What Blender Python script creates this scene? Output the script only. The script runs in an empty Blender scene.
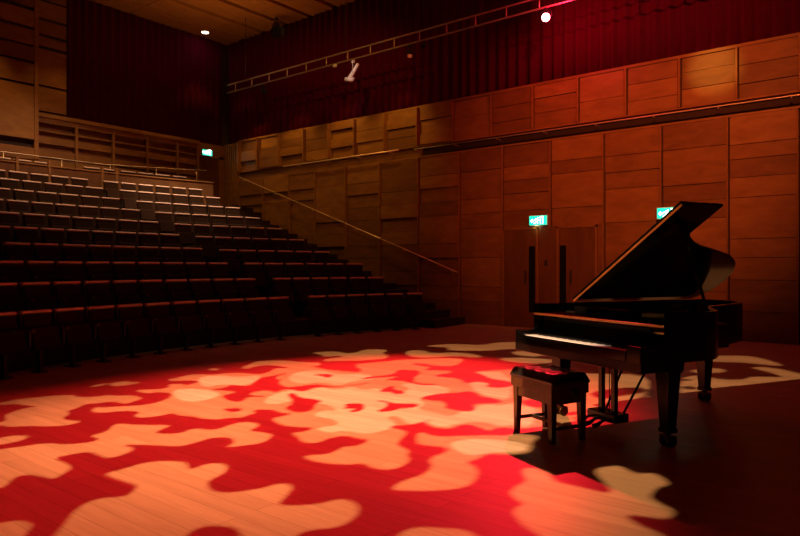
import bpy, bmesh, math, random
from mathutils import Vector, Matrix
from mathutils.geometry import delaunay_2d_cdt
random.seed(7)
S = bpy.context.scene
COL = S.collection
PI = math.pi

# ------------------------------------------------------------------ camera
FPX, HOR, CAMH = 650.0, 268.0, 1.35
TH = math.atan(820 / 650)
FX, FY = math.sin(TH), math.cos(TH)
cd = bpy.data.cameras.new('camera'); cam = bpy.data.objects.new('camera', cd); COL.objects.link(cam)
cam.location = (0, 0, CAMH); cam.rotation_euler = (PI / 2, 0, -TH)
cd.sensor_width = 36; cd.lens = 36 * FPX / 800; cd.clip_end = 100
S.camera = cam
def G(d, l): return (d * FX + l * FY, d * FY - l * FX)          # depth / lateral distances on the floor -> room x, y
def floorpt(u, v):
    d = FPX * CAMH / (v - HOR); return G(d, (u - 400) / FPX * d)

# ------------------------------------------------------------------ materials
def mat(name, col, rough=.5, metal=0, spec=.5, emit=None, es=0, coat=0):
    m = bpy.data.materials.new(name); m.use_nodes = True
    b = m.node_tree.nodes['Principled BSDF']
    b.inputs['Base Color'].default_value = (*col, 1); b.inputs['Roughness'].default_value = rough
    b.inputs['Metallic'].default_value = metal; b.inputs['Specular IOR Level'].default_value = spec
    b.inputs['Coat Weight'].default_value = coat
    if emit: b.inputs['Emission Color'].default_value = (*emit, 1); b.inputs['Emission Strength'].default_value = es
    nt = m.node_tree
    if not emit and not metal:                     # slight unevenness
        n = nt.nodes.new('ShaderNodeTexNoise'); n.inputs['Scale'].default_value = 6; n.inputs['Detail'].default_value = 3
        tc = nt.nodes.new('ShaderNodeTexCoord'); nt.links.new(tc.outputs['Object'], n.inputs['Vector'])
        mx = nt.nodes.new('ShaderNodeMix'); mx.data_type = 'RGBA'
        mx.inputs[6].default_value = (*[c * .85 for c in col], 1); mx.inputs[7].default_value = (*[min(1, c * 1.15) for c in col], 1)
        nt.links.new(n.outputs['Fac'], mx.inputs[0]); nt.links.new(mx.outputs[2], b.inputs['Base Color'])
    return m
def wood(name, c1, c2, scale=(1, 1, 1), rough=.45, per_obj=False):
    m = bpy.data.materials.new(name); m.use_nodes = True; nt = m.node_tree; b = nt.nodes['Principled BSDF']
    tc = nt.nodes.new('ShaderNodeTexCoord'); mp = nt.nodes.new('ShaderNodeMapping'); mp.inputs['Scale'].default_value = scale
    nt.links.new(tc.outputs['Object'], mp.inputs[0])
    n = nt.nodes.new('ShaderNodeTexNoise'); n.inputs['Scale'].default_value = 2.2; n.inputs['Detail'].default_value = 6; n.inputs['Distortion'].default_value = .6
    nt.links.new(mp.outputs[0], n.inputs['Vector'])
    r = nt.nodes.new('ShaderNodeValToRGB'); r.color_ramp.elements[0].position = .3; r.color_ramp.elements[1].position = .75
    r.color_ramp.elements[0].color = (*c1, 1); r.color_ramp.elements[1].color = (*c2, 1)
    nt.links.new(n.outputs['Fac'], r.inputs[0]); nt.links.new(r.outputs[0], b.inputs['Base Color'])
    b.inputs['Roughness'].default_value = rough; b.inputs['Specular IOR Level'].default_value = .35
    return m
W_A = wood('wall_veneer_a', (.19, .085, .020), (.29, .135, .034), (1, 1, 3), .5)
W_B = wood('wall_veneer_b', (.23, .105, .025), (.34, .165, .042), (1, 1, 3), .5)
W_C = wood('wall_veneer_c', (.155, .068, .016), (.24, .11, .028), (1, 1, 3), .5)
W_BAT = wood('wall_batten_wood', (.22, .10, .026), (.31, .15, .04), (1, 1, 5), .45)
W_DOOR = wood('door_veneer', (.12, .05, .013), (.17, .075, .02), (3, 3, 1), .45)
GAP = mat('dark_joint_and_recess_shade', (.035, .015, .005), .8)  # dark joint backing; also shade painted into the near wall recess
CEIL = wood('ceiling_veneer', (.32, .14, .03), (.44, .20, .045), (1, 4, 1), .5)
RISER = wood('riser_wood', (.022, .010, .005), (.035, .016, .008), (2, 2, 1), .55)
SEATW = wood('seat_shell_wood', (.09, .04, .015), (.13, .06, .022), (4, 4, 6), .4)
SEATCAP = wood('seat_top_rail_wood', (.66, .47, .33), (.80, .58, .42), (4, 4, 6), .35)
SEATF = mat('seat_upholstery', (.028, .012, .004), .9, spec=.1)
SEATM = mat('seat_pedestal_metal', (.03, .028, .028), .5)
BLACK = mat('piano_lacquer', (.003, .0028, .0028), .09, spec=.4)
BLACK2 = mat('piano_lacquer_satin', (.004, .0035, .0035), .25, spec=.3)
EDGE = wood('soundboard_and_lit_edge', (.14, .042, .012), (.22, .07, .02), (6, 6, 6), .25)  # soundboard wood; on front rail and lid edge it paints their lit orange
BENCHW = wood('bench_frame_wood', (.05, .02, .007), (.09, .036, .013), (6, 6, 3), .28)
BENCHL = mat('bench_leather', (.02, .016, .018), .22, spec=.7)
IVORY = mat('white_key', (.82, .79, .74), .18)
EBONY = mat('black_key', (.01, .01, .01), .25)
BRASS = mat('aged_brass', (.06, .038, .018), .4, 1)
GOLD = mat('iron_plate_gold', (.55, .36, .12), .4, 1)
STRING = mat('string_steel', (.5, .48, .45), .3, 1)
FELT = mat('red_felt', (.35, .02, .02), .95)
STEEL = mat('truss_steel', (.62, .5, .36), .4, .6)
RAILM = mat('rail_bronze', (.85, .66, .46), .35, .35)
DARKM = mat('fixture_black', (.02, .02, .022), .5)
SILV = mat('fixture_silver', (.85, .85, .92), .4, .1)
GLASSD = mat('door_glass_dark', (.01, .012, .01), .1)
SIGNB = mat('sign_housing', (.6, .58, .5), .5)
SIGNG = mat('sign_green', (0, .5, .35), .5, emit=(.01, .80, .50), es=1.5)
SIGNW = mat('sign_white', (.9, 1, .95), .5, emit=(.8, 1, .95), es=6)
DLG = mat('downlight_glow', (1, .9, .7), .5, emit=(1, .78, .5), es=9)
REDL = mat('red_lamp_lens', (1, .3, .3), .5, emit=(1, .30, .30), es=12)
REDG = mat('red_lens_dim', (.5, .08, .03), .4, emit=(1, .2, .05), es=.18)

def velvet(name, c):
    m = mat(name, c, .95, spec=.05)
    b = m.node_tree.nodes['Principled BSDF']
    b.inputs['Sheen Weight'].default_value = .12; b.inputs['Sheen Tint'].default_value = (.8, .1, .1, 1)
    return m
CURT = velvet('curtain_velour', (.085, .002, .022))

def floor_mat():
    m = bpy.data.materials.new('oak_stage_floor'); m.use_nodes = True; nt = m.node_tree; b = nt.nodes['Principled BSDF']
    tc = nt.nodes.new('ShaderNodeTexCoord')
    mp = nt.nodes.new('ShaderNodeMapping'); mp.inputs['Rotation'].default_value = (0, 0, PI / 2)
    nt.links.new(tc.outputs['Object'], mp.inputs[0])
    br = nt.nodes.new('ShaderNodeTexBrick')
    br.inputs['Scale'].default_value = 1; br.inputs['Brick Width'].default_value = 2.1; br.inputs['Row Height'].default_value = .13
    br.inputs['Mortar Size'].default_value = .0022; br.inputs['Mortar Smooth'].default_value = .3; br.offset = .37
    br.inputs['Color1'].default_value = (.50, .335, .20, 1); br.inputs['Color2'].default_value = (.60, .41, .25, 1)
    br.inputs['Mortar'].default_value = (.30, .19, .10, 1); br.inputs['Bias'].default_value = 0
    nt.links.new(mp.outputs[0], br.inputs['Vector'])
    mp2 = nt.nodes.new('ShaderNodeMapping'); mp2.inputs['Scale'].default_value = (9, .6, 1)
    nt.links.new(tc.outputs['Object'], mp2.inputs[0])
    n = nt.nodes.new('ShaderNodeTexNoise'); n.inputs['Scale'].default_value = 2.5; n.inputs['Detail'].default_value = 5; n.inputs['Distortion'].default_value = 1
    nt.links.new(mp2.outputs[0], n.inputs['Vector'])
    mx = nt.nodes.new('ShaderNodeMix'); mx.data_type = 'RGBA'; mx.blend_type = 'MULTIPLY'; mx.inputs[0].default_value = .45
    rp = nt.nodes.new('ShaderNodeValToRGB'); rp.color_ramp.elements[0].position = .3; rp.color_ramp.elements[0].color = (.6, .55, .5, 1); rp.color_ramp.elements[1].position = .7; rp.color_ramp.elements[1].color = (1, 1, 1, 1)
    nt.links.new(n.outputs['Fac'], rp.inputs[0])
    nt.links.new(br.outputs['Color'], mx.inputs[6]); nt.links.new(rp.outputs[0], mx.inputs[7])
    nt.links.new(mx.outputs[2], b.inputs['Base Color'])
    b.inputs['Roughness'].default_value = .42; b.inputs['Specular IOR Level'].default_value = .3
    return m
FLOOR = floor_mat()

# ------------------------------------------------------------------ mesh builder
class MB:
    def __init__(s): s.v = []; s.f = []; s.m = []; s.sm = []
    def add(s, vs, fs, mi=0, smooth=False):
        o = len(s.v); s.v += [tuple(p) for p in vs]
        for f in fs: s.f.append(tuple(o + i for i in f)); s.m.append(mi); s.sm.append(smooth)
        return s
    def box(s, x0, x1, y0, y1, z0, z1, mi=0, M=None):
        vs = [(x, y, z) for x in (x0, x1) for y in (y0, y1) for z in (z0, z1)]
        if M: vs = [M @ Vector(p) for p in vs]
        return s.add(vs, [(0, 1, 3, 2), (4, 6, 7, 5), (0, 4, 5, 1), (2, 3, 7, 6), (0, 2, 6, 4), (1, 5, 7, 3)], mi)
    def taper(s, c0, c1, h0, h1, mi=0):            # four-sided tapered bar from c0 to c1, half sizes (a, b)
        vs = []
        for c, h in ((c0, h0), (c1, h1)):
            for sx, sy in ((-1, -1), (1, -1), (1, 1), (-1, 1)): vs.append((c[0] + sx * h[0], c[1] + sy * h[1], c[2]))
        return s.add(vs, [(3, 2, 1, 0), (4, 5, 6, 7), (0, 1, 5, 4), (1, 2, 6, 5), (2, 3, 7, 6), (3, 0, 4, 7)], mi)
    def prism(s, pts, z0, z1, mi=0):               # vertical prism over a plan outline (ccw)
        n = len(pts)
        s.add([(x, y, z0) for x, y in pts] + [(x, y, z1) for x, y in pts],
              [tuple(range(n))[::-1], tuple(range(n, 2 * n))] + [(i, (i + 1) % n, n + (i + 1) % n, n + i) for i in range(n)], mi)
        return s
    def tube(s, pts, r, n=10, mi=0, closed=False):
        pts = [Vector(p) for p in pts]; rings = []
        for i, p in enumerate(pts):
            t = (pts[min(i + 1, len(pts) - 1)] - pts[max(i - 1, 0)]).normalized()
            a = t.orthogonal().normalized() if i == 0 else (rings[-1][1] - t * rings[-1][1].dot(t)).normalized()
            rr = r[i] if isinstance(r, (list, tuple)) else r
            rings.append((p, a, t.cross(a), rr))
        vs = []
        for p, a, b, rr in rings:
            for k in range(n): q = 2 * PI * k / n; vs.append(p + a * math.cos(q) * rr + b * math.sin(q) * rr)
        fs = [(i * n + k, i * n + (k + 1) % n, (i + 1) * n + (k + 1) % n, (i + 1) * n + k) for i in range(len(pts) - 1) for k in range(n)]
        s.add(vs, fs, mi, True)
        o = len(s.v) - len(vs)
        s.f.append(tuple(o + k for k in range(n))[::-1]); s.m.append(mi); s.sm.append(False)
        s.f.append(tuple(o + (len(pts) - 1) * n + k for k in range(n))); s.m.append(mi); s.sm.append(False)
        return s
    def build(s, name, mats, parent=None, bevel=0, loc=None):
        me = bpy.data.meshes.new(name); me.from_pydata(s.v, [], s.f)
        for m in (mats if isinstance(mats, list) else [mats]): me.materials.append(m)
        for p, mi, sm in zip(me.polygons, s.m, s.sm): p.material_index = mi; p.use_smooth = sm
        bm = bmesh.new(); bm.from_mesh(me); bmesh.ops.recalc_face_normals(bm, faces=bm.faces)
        bm.to_mesh(me); bm.free(); me.update()
        o = bpy.data.objects.new(name, me); COL.objects.link(o)
        if parent: o.parent = parent
        if loc: o.location = loc
        if bevel:
            b = o.modifiers.new('bevel', 'BEVEL'); b.width = bevel; b.segments = 2; b.limit_method = 'ANGLE'; b.angle_limit = .7
        return o
def empty(name, loc=(0, 0, 0), rz=0, parent=None):
    o = bpy.data.objects.new(name, None); COL.objects.link(o); o.location = loc; o.rotation_euler = (0, 0, rz); o.empty_display_size = .1
    if parent: o.parent = parent
    return o
def tag(o, label, cat, group=None):
    o['label'] = label; o['category'] = cat
    if group: o['group'] = group
    return o
def struct(o): o['kind'] = 'structure'; return o
def copy_tree(o, parent=None):
    c = o.copy(); COL.objects.link(c)
    if parent: c.parent = parent
    for ch in list(o.children): copy_tree(ch, c)
    return c

# ------------------------------------------------------------------ room shell
W, D, ZC = 13.30, 17.96, 8.80
XL, YN = -6.5, -5.0
XC, YC, R0, P, SZ0, SR = 7.16, -2.16, 11.66, .791, .838, .312   # seating arcs
struct(MB().box(XL, W + .4, YN, D + .4, -.12, 0).build('floor', FLOOR))
# ceiling: boards between dark slots that run across the room
cb = MB(); cb.box(XL, W + .4, YN, D + .4, ZC + .1, ZC + .3, 1)
y = D + .1
ys = [17.22 - 1.05 * k for k in range(22)]
xs = [W - 1.0 - 2.3 * k for k in range(9)]
edges_y = [D + .3] + ys
for i in range(len(edges_y) - 1):
    for j in range(len(xs) + 1):
        x1 = (W + .35) if j == 0 else xs[j - 1] - .02; x0 = xs[j] if j < len(xs) else XL
        dz = random.uniform(0, .012)
        cb.box(x0, x1, edges_y[i + 1] + .09, edges_y[i] - .09, ZC + dz, ZC + .1, 0)
struct(cb.build('ceiling', [CEIL, GAP]))

# side wall: lower panels, recess with rail (near part coloured dark as shade), upper fin-divided band, plain wall behind the curtain
def panels(mb, y0, y1, seams, z0, z1, x, mats, gap=.006, relief=False):
    zs = [z0] + [z for z in sorted(seams) if z0 + .05 < z < z1 - .05] + [z1]
    for a, b in zip(zs, zs[1:]):
        off = random.choice((0, 0, .012, .02));
        if relief: off = random.choice((-.05, -.01, .026))
        mi = random.choice(mats)
        mb.box(x - .04 + off, x + .05, y0 + gap + .012, y1 - .045, a + gap, b - gap, mi)
lowY = [17.17, 15.98, 14.78, 13.66, 12.45, 11.21, 9.93, 8.71, 7.52, 6.32, 5.12, 3.95, 2.75, 1.62, .4, -.8, -2.0, -3.2, -4.4]
grid = [.2, .55, .9, 1.25, 1.6, 1.95, 2.30, 2.65, 3.0, 3.35, 3.67]
known = {8: [3.68, 3.36, 3.05, 2.66, 2.26], 9: [3.69, 3.41, 2.66, 2.26], 10: [3.67, 3.33, 2.99, 2.29], 11: [3.66, 2.96, 2.65, 2.3, 1.6, .9], 12: [3.63, 3.36, 3.02, 2.65, 1.89, 1.54, 1.13, .55]}
lw = MB(); lw.box(W + .04, W + .25, YN, D + .3, 0, 4.16, 3); lw.box(W + .09, W + .25, 9.9, D + .3, 4.16, 4.5, 2); lw.box(W + .16, W + .3, YN, 9.9, 4.16, 4.5, 3)  # near part of the recess backing coloured dark to stand for shade
for i in range(len(lowY) - 1):
    y1, y0 = lowY[i], lowY[i + 1]
    seams = known.get(i) or [g for g in grid if random.random() < (.8 if i < 7 else .62)]
    zlo = 0
    if i in (8, 9): zlo = 2.26
    panels(lw, y0, y1, seams, zlo, 4.16, W + .04, [0, 0, 1, 2], relief=i < 7)
lw.box(W - .005, W + .25, YN, 17.17, 4.16, 4.2, 1)
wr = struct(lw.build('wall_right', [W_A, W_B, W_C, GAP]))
bt = MB()
for i, yy in enumerate(lowY[:-1]):
    if i == 9: bt.box(W - .02, W + .05, yy - .012, yy + .012, 2.26, 4.16)
    else: bt.box(W - (.065 if i < 7 else .02), W + .05, yy - .014, yy + .014, 0, 4.16)
for g_ in range(0, 7): bt.box(W - .05, W + .1, 17.25 + g_ * .105, 17.30 + g_ * .105, 3.4, 5.42)
bt.build('wall_batten', W_BAT, wr)
upY = [17.17, 16.23, 15.23, 14.12, 13.09, 12.11, 11.03, 9.94, 8.91, 7.83, 6.76, 5.69, 4.66, 3.61, 2.6, 1.59, .6, -.4, -1.4, -2.4, -3.4, -4.4]
ub = MB(); ub.box(W + .1, W + .35, YN, D + .3, 4.5, 5.45, 3); ub.box(W + .2, W + .35, YN, D + .3, 5.45, ZC + .1, 3)
for i in range(len(upY) - 1):
    panels(ub, upY[i + 1], upY[i], random.choice(([4.82, 5.15], [4.9], [4.75, 5.1], [5.0])) if i > 6 else random.choice(([4.78, 5.1], [4.75, 5.0, 5.25])), 4.48, 5.44, W + .08, [0, 1, 1, 2], relief=i < 8)
ub.box(W + .03, W + .2, YN, 17.25, 5.44, 5.5, 0)
ub.box(W + .02, W + .2, YN, 17.25, 4.45, 4.48, 1)
up = struct(ub.build('wall_right_upper', [W_A, W_B, W_C, GAP]))
fn = MB()
for yy in upY[:-1]: fn.box(W - (.10 if yy > 9.5 else 0), W + .1, yy - .018, yy + .018, 4.48, 5.44)
fn.build('wall_fin', W_BAT, up)
# narrow recess below the band
# back wall
bw = MB(); bw.box(XL, W + .4, D + .1, D + .3, 0, ZC + .1, 3)
backX = [W, 12.20, 11.48, 10.47, 9.43, 8.39, 7.33, 6.2, 5.0, 3.8, 2.6, 1.4, .2]
for i in range(1, len(backX) - 1):
    x1, x0 = backX[i], backX[i + 1]
    zz = [3.3, 4.28, 4.50, 4.63, 4.85, 4.95, 5.14]
    # alternate proud louvres and set back boards
    lou = [(3.3, 4.22, 0), (4.28, 4.46, 0), (4.62, 4.80, 0), (4.93, 4.98, 0), (5.16, 5.30, 1)] if i < 6 else []
    bw.box(x0, x1, D + .06, D + .12, 3.2, 5.4, 2)
    for a, b, mi in lou: bw.box(x0 + .02, x1 - .02, D - .05 - .03 * mi, D + .08, a, b, mi)
bw.box(7.33, 12.25, D - .12, D + .1, 5.30, 5.40, 1)
# plain veneer panel beside the door and around it
bw.box(12.2, W, D + .0, D + .1, 4.93, 5.38, 0); bw.box(12.2, 12.32, D, D + .1, 0, 5.0, 0); bw.box(13.06, W, D, D + .1, 0, 5.0, 0)
# panelled wall left of the curtain, up to the ceiling
for a, b, mi in [(5.48, 6.1, 0), (6.16, 7.1, 1), (7.18, 7.42, 0), (7.5, 7.85, 2), (7.92, 8.35, 0), (8.4, ZC, 2)]:
    bw.box(7.35, 8.15, D - .02, D + .1, a, b, mi)
wb = struct(bw.build('wall_back', [W_A, W_B, W_C, GAP]))
bb = MB()
for xx in backX[1:6]: bb.box(xx - .035, xx + .035, D - .10, D + .1, 3.2, 5.3)
bb.box(7.26, 7.36, D - .22, D + .1, 0, ZC)
bb.build('wall_batten', W_BAT, wb)
tw = MB()
for a, b, mi in [(0, 4.28, 2), (4.28, 4.44, 0), (4.66, 6.02, 1), (6.08, 6.6, 0), (6.66, 7.02, 2), (7.08, 7.46, 0), (7.54, 7.95, 1), (8.05, ZC, 2)]:
    tw.box(4.6, 7.26, D - .2, D, a, b, mi); 
tw.box(4.6, 7.26, D - .06, D + .08, 0, ZC, 3)
tw.box(XL, 4.6, D - .1, D + .1, 0, ZC, 0)
struct(tw.build('wall_back_bay', [W_A, W_B, W_C, GAP]))
struct(MB().box(XL - .2, XL, YN, D + .3, 0, ZC + .1).build('wall_left', W_C))
struct(MB().box(XL - .2, W + .4, YN - .2, YN, 0, ZC + .1).build('wall_front', W_C))

# doors
def door(name, y0, y1, win, parent=None):
    e = struct(empty(name, (W, y0, 0)))
    w = y1 - y0
    d = MB().box(-.02, .03, .015, w - .015, .01, 2.22).build('door_leaf', W_DOOR, e, .004)
    MB().box(-.024, .02, win[0], win[1], .35, 1.84).build('vision_panel', GLASSD, d)
    h = MB(); h.box(-.05, -.02, win[2] - .015, win[2] + .015, 1.0, 1.3); h.build('push_plate', DARKM, d)
    f = MB(); f.box(-.035, .05, -.03, .012, 0, 2.26); f.box(-.035, .05, w - .012, w + .03, 0, 2.26); f.box(-.035, .05, -.03, w + .03, 2.22, 2.26)
    f.build('door_frame', W_BAT, e)
    return e
door('door_1', 6.62, 7.47, (.05, .20, .28))
door('door_2', 5.27, 6.12, (.66, .81, .55))
struct(MB().box(W - .015, W + .05, 6.16, 6.58, 0, 2.26).build('trim_1', W_DOOR))
struct(MB().box(W - .0, W + .05, 5.12, 5.23, 0, 2.26).build('trim_2', W_C))
kp = tag(MB().box(W - .04, W - .015, 6.37, 6.43, 1.4, 1.52).build('card_reader', DARKM, None, .005), 'small black card reader on the wall between the two doors', 'card reader')
struct(MB().box(12.33, 13.05, D + .02, D + .09, 3.3, 4.92).build('door_3', W_DOOR))

# ------------------------------------------------------------------ curtains
def curtain(name, axis, a0, a1, pos, z0, z1, amp, wl):
    n = int((a1 - a0) / (wl / 8)); vs = []; fs = []
    for i in range(n + 1):
        t = a0 + (a1 - a0) * i / n
        ph = 2 * PI * t / wl + .7 * math.sin(t * 2.3) + .4 * math.sin(t * 5.1)
        for k, z in enumerate((z0, (z0 + z1) / 2, z1)):
            q = pos - amp * (1 + math.sin(ph + k * .15)) * (1 if k < 2 else .8)
            t2 = t + .25 * amp * math.cos(ph)
            vs.append((q, t2, z) if axis == 'y' else (t2, q, z))
    for i in range(n):
        for k in range(2): a = i * 3 + k; fs.append((a, a + 1, a + 4, a + 3))
    o = MB().add(vs, fs, 0, True).build(name, CURT)
    s = o.modifiers.new('cloth', 'SOLIDIFY'); s.thickness = .008
    return o
tag(curtain('curtain', 'y', YN + .2, 17.85, W + .155, 5.46, ZC - .02, .045, .27), 'dark red pleated velour curtain above the side wall panels', 'curtain')
tag(curtain('curtain', 'x', 8.18, W - .1, D + .07, 5.41, ZC - .02, .035, .24), 'dark red pleated velour curtain above the back wall shelves', 'curtain')

# ------------------------------------------------------------------ stepped seating
def arc(R, x): return YC + math.sqrt(R * R - (x - XC) ** 2)
XE = 11.85
NR = 11
def R(i): return R0 + P * i
def seat_top(i):
    z = SZ0 + SR * i
    if i == 0: z -= .035
    if i == 9: z -= .02
    if i == 10: z += .10
    return z
SH = .82
tiers = []
for i in range(1, NR):
    zf = max(0.0, seat_top(i) - SH); rin = R(i) - .50; rout = R(i + 1) - .50 if i < NR - 1 else R(i) + .35
    X0 = -.8 + .25 * i
    m = MB(); N = 36
    xsn = [X0 + (XE - X0) * k / N for k in range(N + 1)]
    front = [(x, arc(rin, x)) for x in xsn]; back = [(x, min(arc(rout, x) + .02, D - .25)) for x in xsn]
    m.prism(front + back[::-1], max(0, zf - .40), zf)
    o = struct(m.build('seating_tier', RISER))
    nose = MB()
    for k in range(N):
        (xa, ya), (xb, yb) = front[k], front[k + 1]
        nose.add([(xa, ya - .012, zf - .03), (xb, yb - .012, zf - .03), (xb, yb - .012, zf + .006), (xa, ya - .012, zf + .006), (xa, ya + .03, zf + .006), (xb, yb + .03, zf + .006)], [(0, 1, 2, 3), (3, 2, 5, 4)])
    nose.build('tier_nosing', W_C, o)
# aisle steps beside the wall, two to a tier
st = MB()
for i in range(1, NR):
    for h in (0, 1):
        zf = max(0, seat_top(i) - SH) - SR / 2 * (1 - h); r = R(i) - .50 - P / 2 * (1 - h)
        if zf < .05: continue
        xa, xb = XE, W - .06
        ya = arc(r, xa); yb = ya + .1; ya -= .0
        st.prism([(xa, ya), (xb, yb), (xb, min(yb + P / 2 + .02, D - .05)), (xa, min(ya + P / 2 + .02, D - .05))], 0, zf)
        st.box(xa, xb, min(ya, yb) - 0.0, min(ya, yb) + .001, zf - .02, zf - .019)
for h in (0,): pass
st.box(XE, W - .06, arc(R(10) - .1, XE), D - .05, 0, seat_top(10) - SH)
struct(st.build('stairs_right', RISER))
# solid body below the tiers, closed at the aisle side
# parapet in front of the last row
pz = seat_top(10) - .14; m = MB(); N = 30; X0, X1 = 3.2, 11.75
pr = R(10) - .42
xsn = [X0 + (X1 - X0) * k / N for k in range(N + 1)]
m.prism([(x, arc(pr, x)) for x in xsn] + [(x, arc(pr + .05, x)) for x in xsn][::-1], seat_top(10) - SH - .2, pz - .03)
par = struct(m.build('parapet', W_DOOR))
MB().prism([(x, arc(pr - .03, x)) for x in xsn] + [(x, arc(pr + .08, x)) for x in xsn][::-1], pz - .03, pz).build('parapet_cap', W_B, par)
m = MB()
for x in (6.55, 7.3, 8.62, 9.0): m.box(x - .03, x + .03, arc(pr, x) - .03, arc(pr, x) + .05, seat_top(10) - SH - .2, pz + .12)
m.build('parapet_post', W_BAT, par)
# standing rail behind the last row
m = MB(); rz = 4.22
m.tube([(x, min(arc(R(10) + .32, x), D - .3), rz + max(0, x - 9) * .045) for x in [4.5 + .25 * k for k in range(31)]], .016, 8)
for x in (5.2, 6.5, 7.9, 9.2, 10.5, 11.7): m.tube([(x, min(arc(R(10) + .32, x), D - .3), seat_top(10) - SH), (x, min(arc(R(10) + .32, x), D - .3), rz + max(0, x - 9) * .045)], .012, 8)
tag(m.build('handrail', STEEL), 'thin metal rail running behind the last row of seats', 'handrail')

# ------------------------------------------------------------------ theatre seat
def make_seat(pitch):
    root = empty('theatre_seat')
    w = pitch * .86 / 2; T = SH
    # front faces -y
    sh = MB(); n = 8; prof = [(.03, .34), (.06, .5), (.085, .66), (.10, T - .03)]
    vs = []
    for yb, z in prof:
        for k in range(n + 1):
            x = -w + 2 * w * k / n; c = .018 * (1 - (x / w) ** 2)
            vs.append((x, yb + c - .02, z))
    for yb, z in prof:
        for k in range(n + 1):
            x = -w + 2 * w * k / n; c = .018 * (1 - (x / w) ** 2)
            vs.append((x, yb + c + .005, z))
    r = n + 1; q = len(prof) * r; fs = []
    for j in range(len(prof) - 1):
        for k in range(n):
            a = j * r + k; fs.append((a, a + 1, a + r + 1, a + r)); b = q + a; fs.append((b, b + r, b + r + 1, b + 1))
    top = (len(prof) - 1) * r
    for k in range(n): fs.append((top + k, top + k + 1, q + top + k + 1, q + top + k)); fs.append((k, q + k, q + k + 1, k + 1))
    for j in range(len(prof) - 1):
        a = j * r; fs.append((a, a + r, q + a + r, q + a)); a = j * r + n; fs.append((a, q + a, q + a + r, a + r))
    sh.add(vs, fs); sh.build('back_shell', SEATW, root)
    MB().add([(-w + .015, -.02, .36), (w - .015, -.02, .36), (w - .015, .045, T - .06), (-w + .015, .045, T - .06),
              (-w + .015, .05, .36), (w - .015, .05, .36), (w - .015, .10, T - .06), (-w + .015, .10, T - .06)],
             [(0, 1, 2, 3), (4, 7, 6, 5), (0, 4, 5, 1), (1, 5, 6, 2), (2, 6, 7, 3), (3, 7, 4, 0)]).build('back_cushion', SEATF, root, .012)
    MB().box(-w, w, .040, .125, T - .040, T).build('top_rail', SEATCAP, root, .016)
    MB().add([(-w + .02, -.16, .33), (w - .02, -.16, .33), (w - .02, -.09, .60), (-w + .02, -.09, .60),
              (-w + .02, -.06, .30), (w - .02, -.06, .30), (w - .02, -.02, .60), (-w + .02, -.02, .60)],
             [(0, 1, 2, 3), (4, 7, 6, 5), (0, 4, 5, 1), (1, 5, 6, 2), (2, 6, 7, 3), (3, 7, 4, 0)]).build('tip_up_seat', SEATF, root, .015)
    a = MB(); a.box(-pitch / 2 - .014, -pitch / 2 + .014, -.14, .10, .36, .56); a.box(-pitch / 2 - .022, -pitch / 2 + .022, -.20, .10, .555, .585, 1)
    a.build('armrest', [SEATM, SEATW], root, .004)
    p = MB(); p.box(-.02, .02, -.02, .05, .02, .35); p.box(-.06, .06, -.08, .1, 0, .02); p.box(-w, w, -.01, .04, .30, .34); p.build('pedestal', SEATM, root)
    return root
ordn = ['', 'first', 'second', 'third', 'fourth', 'fifth', 'sixth', 'seventh', 'eighth', 'ninth', 'tenth', 'eleventh', 'twelfth', 'thirteenth', 'fourteenth', 'fifteenth', 'sixteenth']
rown = ['front row', 'second row', 'third row', 'fourth row', 'fifth row', 'sixth row', 'seventh row', 'eighth row', 'ninth row', 'tenth row', 'last row behind the parapet,']
endX = [11.66, 11.43, 11.60, 11.40, 11.34, 11.33, 11.29, 11.27, 11.22, 11.2, 11.22]
gapR = [8.86, 8.68, 8.58, 8.55, 8.50, 8.48, 8.48, 8.45, 8.45, 8.42, 8.30]
gapL = [8.46, 8.32, 8.25, 8.20, 8.17, 8.15, 8.15, 8.09, 8.09, 8.1, 7.55]
protos = {}
def put_seat(i, x, pitch, label):
    key = round(pitch, 2)
    if key not in protos: protos[key] = o = make_seat(key)
    else: o = copy_tree(protos[key])
    y = arc(R(i), x); z = max(0, seat_top(i) - SH)
    if i == 0: o.scale = (1, 1, (seat_top(0)) / SH)
    o.location = (x, y - .085, z); o.rotation_euler = (0, 0, math.atan2(-(x - XC), y - YC))
    tag(o, label, 'seat', 'theatre seats in the ' + rown[i].split(',')[0])
for i in range(NR):
    n = 6; pr_ = (endX[i] - gapR[i]) / n
    for k in range(n):
        side = 'row end by the wall' if k == n - 1 else None
        lab = ('tip-up seat in %s %s right of the gap%s' % (rown[i], ordn[k + 1], ', nearest the side wall' if side and i < 10 else ''))
        put_seat(i, gapR[i] + pr_ * (k + .5), pr_, lab)
    pl = .505 - .003 * i
    x = gapL[i] - pl / 2; k = 1
    while True:
        y = arc(R(i), x); d = FX * x + FY * y; u = 400 + FPX * (FY * x - FX * y) / d
        if u < -12: break
        put_seat(i, x, pl, 'tip-up seat in %s %s left of the gap' % (rown[i], ordn[k]))
        sl = abs(x - XC) / (y - YC); x -= pl / math.sqrt(1 + sl * sl); k += 1

# aisle handrail on the side wall
m = MB(); a = Vector((W - .12, 17.07, 4.29)); b = Vector((W - .12, 8.68, 1.25))
m.tube([a, b], .011, 10)
hr = tag(m.build('handrail', RAILM), 'long sloping bronze handrail fixed along the side wall beside the aisle steps', 'handrail')
m = MB()
for t in (.02, .2, .4, .6, .8, .98):
    p = a.lerp(b, t); m.tube([p + Vector((0, 0, -.015)), p + Vector((.03, 0, -.06)), p + Vector((.13, 0, -.06))], .007, 6)
m.build('rail_bracket', RAILM, hr)
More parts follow.
